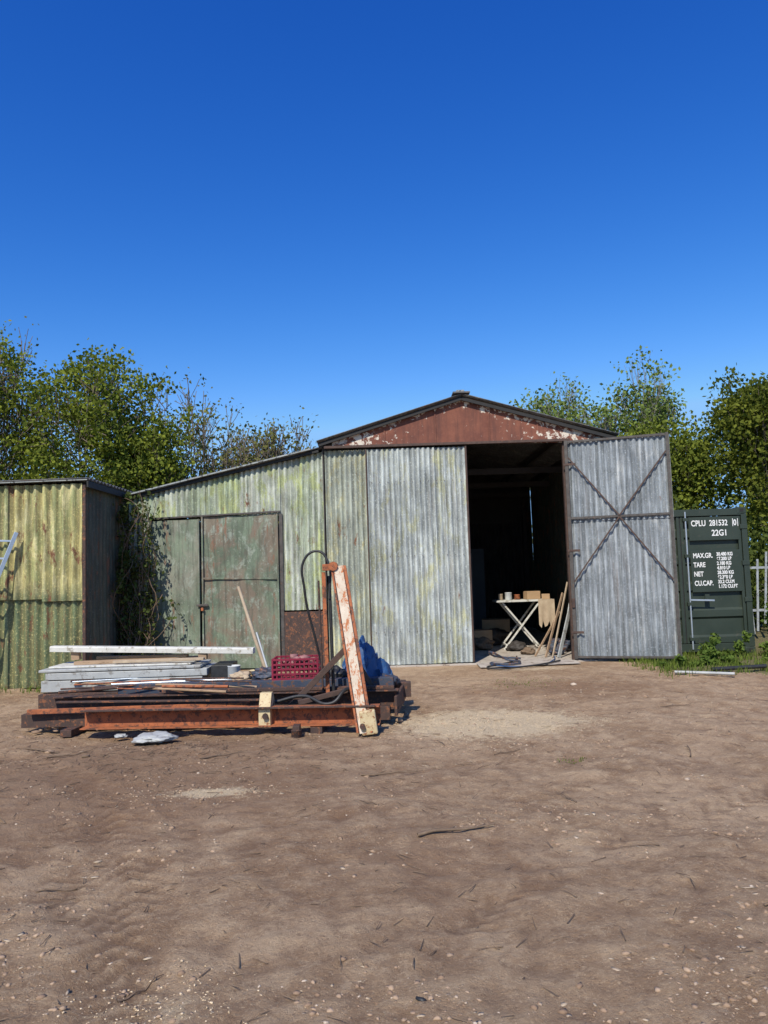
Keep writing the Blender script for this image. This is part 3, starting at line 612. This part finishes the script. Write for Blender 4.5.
for sy in(-1,1):
    for i in range(5): beam('slat_h',(cx-w/2,cy+sy*dp/2,cz+.02+i*h/4.6),(cx+w/2,cy+sy*dp/2,cz+.02+i*h/4.6),.012,.022,m_red,cr,.001)
    for i in range(11): beam('slat_v',(cx-w/2+i*w/10,cy+sy*(dp/2-.006),cz),(cx-w/2+i*w/10,cy+sy*(dp/2-.006),cz+h),.016,.014,m_red,cr,.001)
for sx in(-1,1):
    for i in range(5): beam('slat_e',(cx+sx*w/2,cy-dp/2,cz+.02+i*h/4.6),(cx+sx*w/2,cy+dp/2,cz+.02+i*h/4.6),.012,.022,m_red,cr,.001)
    for i in range(6): beam('slat_ev',(cx+sx*(w/2-.006),cy-dp/2+i*dp/5,cz),(cx+sx*(w/2-.006),cy-dp/2+i*dp/5,cz+h),.016,.014,m_red,cr,.001)
box('crate_floor',(cx,cy,cz+.01),(w-.02,dp-.02,.012),m_red,cr)
o=stones('contents',[(cx+random.uniform(-.2,.2),cy+random.uniform(-.12,.12),cz+.18+random.uniform(-.03,.07)) for _ in range(22)],[random.uniform(.04,.07) for _ in range(22)],simple('pinkish_rag',(.36,.17,.15),(.22,.10,.10),9),.7); o.parent=cr
V=[];F=[];G=44
for i in range(G+1):
    for j in range(G+1):
        u,w_=i/G*2-1,j/G*2-1; x=-.27+u*.26; y=9.25+w_*.30
        z=.32+.32*max(0,1-(u*u*.9+w_*w_*.9))**.6*(1.15-.55*u)+abs(mn.noise(Vector((u*3,w_*3,3))))*.22+abs(mn.noise(Vector((u*7,w_*7,1))))*.10
        V.append((x+mn.noise(Vector((u*3,w_*3,8)))*.12,y+mn.noise(Vector((u*3,w_*3,5)))*.1,z))
for i in range(G):
    for j in range(G): q=i*(G+1)+j; F.append((q,q+G+1,q+G+2,q+1))
mesh('blue_tarpaulin',V,F,m_tarp)
stones('rubble',[(random.uniform(-4.2,.2),random.uniform(8.4,9.9),.03) for _ in range(160)],[random.uniform(.02,.06) for _ in range(160)],ms3)
pipe('drain_pipe',[(4.15,11.35,.05),(4.85,10.97,.05)],.022,m_grey)
pipe('drain_pipe',[(4.75,11.5,.05),(5.6,11.6,.06)],.03,m_rub)
fn=empty('pale_fence')
for i in range(14): box('pale_%d'%i,(7.25+i*.17,16.2+.02*(i%2),.95+.12*math.sin(i*2)),(.045,.02,1.5),m_fence,fn,rot=Matrix.Rotation(.09*math.sin(i*5),3,'Y'))
beam('rail_a',(7.1,16.24,1.5),(9.7,16.24,1.45),.04,.05,m_fence,fn); beam('rail_b',(7.1,16.24,.6),(9.7,16.24,.6),.04,.05,m_fence,fn)

# ------------------------------------------------------------ vegetation
def quads(C,size,tint,flat=None,asp=1.35):
    n=len(C); a=RNG.normal(size=(n,3)); a/=np.linalg.norm(a,axis=1,keepdims=True); b_=RNG.normal(size=(n,3)); b_-=a*np.sum(a*b_,1,keepdims=True); b_/=np.linalg.norm(b_,axis=1,keepdims=True)
    s=(size*RNG.uniform(.55,1.3,n))[:,None]
    V=np.stack([C-a*s*asp/2,C+b_*s*.48,C+a*s*asp/2,C-b_*s*.48],1).reshape(-1,3); F=np.arange(4*n).reshape(n,4); return V,F,np.repeat(tint,4)
def tree(name,base,H,R,leafm,barkm,seed,levels=5,kids=3,per=30,lsize=.14,clump=.42,spread=.6,up=.25,r0=.16,trunkfrac=.25,stems=1,bare=0,zmin=.25,bend=0,tip=.007):
    rd=random.Random(seed); segs=[];tips=[]
    def grow(p,d,L,r,lev):
        k=3
        for i in range(k):
            d=(d+Vector((rd.gauss(0,.11),rd.gauss(0,.11),rd.gauss(0,.08)+up*.10))).normalized(); q=p+d*L/k; rn=r*(1-.16)
            segs.append((p.copy(),q.copy(),r,rn,lev)); p=q; r=rn
            if lev>=1 and i<k-1 and rd.random()<.7 and lev<levels:
                ax=Vector((rd.gauss(0,1),rd.gauss(0,1),rd.gauss(0,1))); s=d.cross(ax).normalized(); nd=(d*.7+s*spread*1.3).normalized()
                grow(p.copy(),nd,L*rd.uniform(.5,.75),r*.55,lev+1)
        if lev>=levels: tips.append(p); return
        kk=kids+(1 if rd.random()<.3 else 0); a0=rd.uniform(0,6.28)
        for j in range(kk):
            a=a0+6.283*j/kk+rd.uniform(-.5,.5); u=d.cross(Vector((.3,.2,1))); 
            if u.length<.1: u=Vector((1,0,0))
            u.normalize(); w=d.cross(u).normalized()
            nd=(d+(u*math.cos(a)+w*math.sin(a))*spread*rd.uniform(.7,1.4)+Vector((0,0,up*.5))).normalized()
            grow(p.copy(),nd,L*rd.uniform(.66,.9),r*.62,lev+1)
    grow(Vector((0,0,0)),Vector((rd.gauss(0,.02),rd.gauss(0,.02),1)).normalized(),trunkfrac*10,r0,0)
    T=np.array([t[:] for t in tips]); zt=T[:,2].max(); rx=np.percentile(np.hypot(T[:,0],T[:,1]),93); fz=H/zt; fr=R/rx
    sc=lambda p:Vector((p[0]*fr,p[1]*fr,p[2]*fz))
    e=empty(name); e.location=base
    V,F=tubes([(sc(a),sc(b2),max(r1*fz**.5,tip),max(r2*fz**.5,tip*.9)) for a,b2,r1,r2,l in segs],3 if levels>4 else 4); mesh('branches',V,F,barkm,e,True)
    T=T*np.array([fr,fr,fz]); 
    if bare>0: T=T[RNG.random(len(T))>bare]
    T=T[T[:,2]>H*zmin]
    n=len(T); ct_=RNG.random(n); C=np.repeat(T,per,0)+RNG.normal(size=(n*per,3))*clump*np.array([1,1,.7]); tt=np.clip(np.repeat(ct_,per)*.65+RNG.random(n*per)*.4-.02,0,1)
    V,F,t=quads(C,lsize,tt); fastmesh('foliage',V,F,leafm,e,t)
    print(name,n*per)
    return e
tree('oak_tree',(-10.2,26,0),9.3,2.7,l_green,m_bark,1,levels=4,per=50,lsize=.105,clump=.25,kids=3,spread=.75,zmin=.3,bare=.2,tip=.013)
tree('oak_tree',(-13.3,25,0),9.9,2.4,l_green,m_bark,21,levels=4,per=46,lsize=.105,clump=.25,kids=3,spread=.75,zmin=.3,bare=.2,tip=.013)
tree('oak_tree',(-16.5,27,0),9.8,2.8,l_green,m_bark,2,levels=4,per=30,lsize=.13,clump=.38,kids=3,spread=.75,zmin=.3)
tree('ash_tree',(-13.0,26.5,0),11.0,2.0,l_olive,m_bark,3,levels=5,per=4,lsize=.09,clump=.25,bare=.4,spread=.6,tip=.013)
tree('hawthorn_tree',(-7.9,25,0),6.9,1.8,l_green,m_bark,4,levels=4,per=40,lsize=.10,clump=.26,spread=.75,zmin=.3,bare=.15)
tree('ash_tree',(-6.4,28,0),9.2,2.6,l_olive,m_bark,5,levels=5,per=7,lsize=.10,clump=.24,bare=.5,spread=.65,tip=.014)
tree('ash_tree',(-4.4,29,0),7.6,2.0,l_olive,m_bark,6,levels=5,per=6,lsize=.10,clump=.24,bare=.5,spread=.65,tip=.014)
tree('birch_tree',(8.4,26,0),9.1,1.6,l_birch,m_birch,7,levels=5,per=9,lsize=.10,clump=.22,bare=.35,spread=.42,up=.5)
tree('birch_tree',(5.7,27,0),8.4,1.3,l_birch,m_birch,8,levels=5,per=7,lsize=.10,clump=.22,bare=.45,spread=.42,up=.5)
tree('conifer_tree',(11.3,21.5,0),6.9,1.8,l_conif,m_bark,10,levels=4,per=50,lsize=.095,clump=.24,spread=.6,zmin=.04,up=.5,trunkfrac=.12,bare=.1)
tree('conifer_tree',(13.8,22,0),8.0,2.2,l_conif,m_bark,11,levels=4,per=24,lsize=.13,clump=.36,spread=.6,zmin=.04,up=.5,trunkfrac=.12)
tree('willow_tree',(9.7,25,0),6.2,1.6,l_green,m_bark,12,levels=4,per=34,lsize=.10,clump=.26,spread=.6,zmin=.1,bare=.1)
def mass(name,blobs,n,size,lm):
    C=[];T=[]
    tot=sum(b_[3]*b_[4]*b_[5] for b_ in blobs)
    for (x,y,z,a_,b2,c2) in blobs:
        k=max(10,int(n*a_*b2*c2/tot)); nc=max(4,k//60); cc=RNG.normal(size=(nc,3)); cc/=np.linalg.norm(cc,axis=1,keepdims=True); cc*=RNG.uniform(.55,1.05,(nc,1))
        P=np.repeat(cc,60,0)+RNG.normal(size=(nc*60,3))*.13; P=P*np.array([a_,b2,c2])+np.array([x,y,z]); C.append(P); T.append(np.clip(np.repeat(RNG.random(nc),60)*.6+RNG.random(nc*60)*.4,0,1))
    C=np.concatenate(C);T=np.concatenate(T); k=C[:,2]>0; V,F,t=quads(C[k],size,T[k]); fastmesh(name,V,F,lm,None,t)
bl=[]
for i in range(46):
    x=-34+i*1.5+random.uniform(-.5,.5); hgt=random.uniform(3.6,5.4) if x<-3 or x>7 else 2.6
    bl.append((x,33+random.uniform(-2,2),hgt*.45,1.7,1.6,hgt*.6))
mass('hedge',bl,34000,.19,l_dark)
bl=[(7.0+i*.9,18.5+random.uniform(-.5,.8),1.1,1.0,.9,random.uniform(1.2,1.9)) for i in range(9)]
mass('bramble_hedge',bl,18000,.10,l_dark)
bl=[(-150+i*6+random.uniform(-2,2),95+random.uniform(-10,10),4,5,5,random.uniform(4,7)) for i in range(52)]
mass('distant_trees',bl,20000,.85,l_olive)
bl=[(5.0+i*.33,12.9+random.uniform(-.7,.5)+.1*(i%2),.10,.28,.28,random.uniform(.16,.42)) for i in range(16)]+[(4.3+i*.22,12.4+random.uniform(-.3,.3),.04,.2,.2,.13) for i in range(6)]+[(6.9+i*.3,13.9+random.uniform(-.8,1.4),.3,.4,.4,random.uniform(.5,1.0)) for i in range(9)]
mass('nettles',bl,19000,.05,l_weed)
def grass(name,P,h,mat):
    n=len(P); V=[];F=[];T=[]
    for k,(x,y) in enumerate(P):
        a=random.uniform(0,6.28); hh=h*random.uniform(.4,1.2); w=.004+hh*.02; l=random.uniform(.1,.6)*hh; z=hgt1(x,y); ca,sa=math.cos(a),math.sin(a)
        b0=len(V); V+=[(x-sa*w,y+ca*w,z),(x+sa*w,y-ca*w,z),(x+ca*l*.4+sa*w*.7,y+sa*l*.4-ca*w*.7,z+hh*.6),(x+ca*l*.4-sa*w*.7,y+sa*l*.4+ca*w*.7,z+hh*.6),(x+ca*l,y+sa*l,z+hh),(x+ca*l+.001,y+sa*l,z+hh)]
        F+=[(b0,b0+1,b0+2,b0+3),(b0+3,b0+2,b0+5,b0+4)]; T+=[random.random()]*6
    fastmesh(name,V,F,mat,None,T)
P=[]
for c in range(400):
    r=random.random()
    if r<.95: x,y=random.uniform(3.9,8.5),13.7-2.5*random.random()**1.2
    else: x,y=random.uniform(-6.5,-4),random.uniform(11.5,11.95)
    m_=16 if x>3.5 else 8
    for k in range(m_): P.append((x+random.gauss(0,.09),y+random.gauss(0,.06)))
grass('grass',P,.10,l_grass)
P=[(random.gauss(1.55,.07),random.gauss(6.6,.04)) for _ in range(40)]+[(random.gauss(1.9,.3),random.gauss(11.0,.25)) for _ in range(200)]
grass('grass_tuft',P,.02,l_grass)
segs=[];LC=[]
rd=random.Random(5)
for k in range(50):
    p=Vector((rd.uniform(-4.66,-4.1),rd.uniform(13.1,13.75),0)); dv=Vector((rd.gauss(0,.15),rd.gauss(0,.1),1)).normalized(); r=rd.uniform(.006,.012); L=rd.randint(9,26)
    for i in range(L):
        dv=(dv+Vector((rd.gauss(0,.22)-(p.x+4.38)*.35,rd.gauss(0,.14)-(p.y-13.5)*.4,rd.gauss(0,.12)+(.1 if p.z<2.9 else -.5)))).normalized()
        q=p+dv*.13; q.y=min(q.y,13.8); q.x=max(q.x,-4.62); segs.append((p,q,r,r*.96)); p=q; r*=.97
        if rd.random()<.55: 
            for _ in range(rd.randint(2,7)): LC.append((p+Vector((rd.gauss(0,.08),rd.gauss(0,.07),rd.gauss(0,.08))))[:])
        if p.z<.02: break
bv=empty('bramble_vine'); V,F=tubes(segs,4); mesh('stems',V,F,m_twig,bv); LC=np.array(LC); V,F,t=quads(LC,.055,RNG.random(len(LC))); fastmesh('leaves',V,F,l_dead,bv,t)
mass('bramble_bush',[(-4.35,13.45,.25,.32,.3,.35),(-4.0,13.55,.1,.4,.2,.22),(-4.5,13.3,1.7,.14,.3,.5),(-4.5,13.5,2.8,.2,.3,.3)],2600,.05,l_dead)

# ------------------------------------------------------------ light, sky, camera
sd=Vector((-.33,-.94,0)).normalized(); el=math.radians(46)
sdir=Vector((sd.x*math.cos(el),sd.y*math.cos(el),math.sin(el)))
L=bpy.data.lights.new('sun','SUN'); L.energy=5.0; L.angle=math.radians(.5); L.color=(1,.93,.82)
so=bpy.data.objects.new('sun',L); S.collection.objects.link(so); so.rotation_euler=sdir.to_track_quat('Z','Y').to_euler(); so.location=sdir*50
w=bpy.data.worlds.new('World'); S.world=w; w.use_nodes=True; nt=w.node_tree; nt.nodes.clear()
o=nt.nodes.new('ShaderNodeOutputWorld'); bg=nt.nodes.new('ShaderNodeBackground'); sk_=nt.nodes.new('ShaderNodeTexSky'); sk_.sky_type='NISHITA'; sk_.sun_disc=False
sk_.sun_elevation=el; sk_.sun_rotation=math.atan2(sd.x,sd.y); sk_.air_density=1.0; sk_.dust_density=.3; sk_.ozone_density=3.0
hs=nt.nodes.new('ShaderNodeHueSaturation'); hs.inputs['Saturation'].default_value=1.15
nt.links.new(sk_.outputs[0],hs.inputs['Color'])
sep=nt.nodes.new('ShaderNodeSeparateColor'); cmb=nt.nodes.new('ShaderNodeCombineColor'); nt.links.new(hs.outputs[0],sep.inputs[0])
for ch,(gain,pw,lim) in enumerate(((7.2,2.15,.22),(2.1,1.44,.40),(1.64,.93,.58))):
    x=mth(nt,'MINIMUM',mth(nt,'MAXIMUM',mth(nt,'MULTIPLY',sep.outputs[ch],.1),.0001),lim)
    nt.links.new(mth(nt,'MULTIPLY',mth(nt,'POWER',x,pw),gain*10),cmb.inputs[ch])
nt.links.new(cmb.outputs[0],bg.inputs[0]); bg.inputs[1].default_value=.10; nt.links.new(bg.outputs[0],o.inputs[0])
cam=bpy.data.cameras.new('camera'); co=bpy.data.objects.new('camera',cam); S.collection.objects.link(co); S.camera=co
cam.sensor_fit='VERTICAL'; cam.sensor_height=34.6; cam.lens=26.02; cam.clip_start=.05; cam.clip_end=2500
R=Euler((math.radians(94.6),0,0)).to_matrix()@Matrix.Rotation(math.radians(-1.8),3,'Z')
co.matrix_world=Matrix.Translation((0,0,1.6))@R.to_4x4()
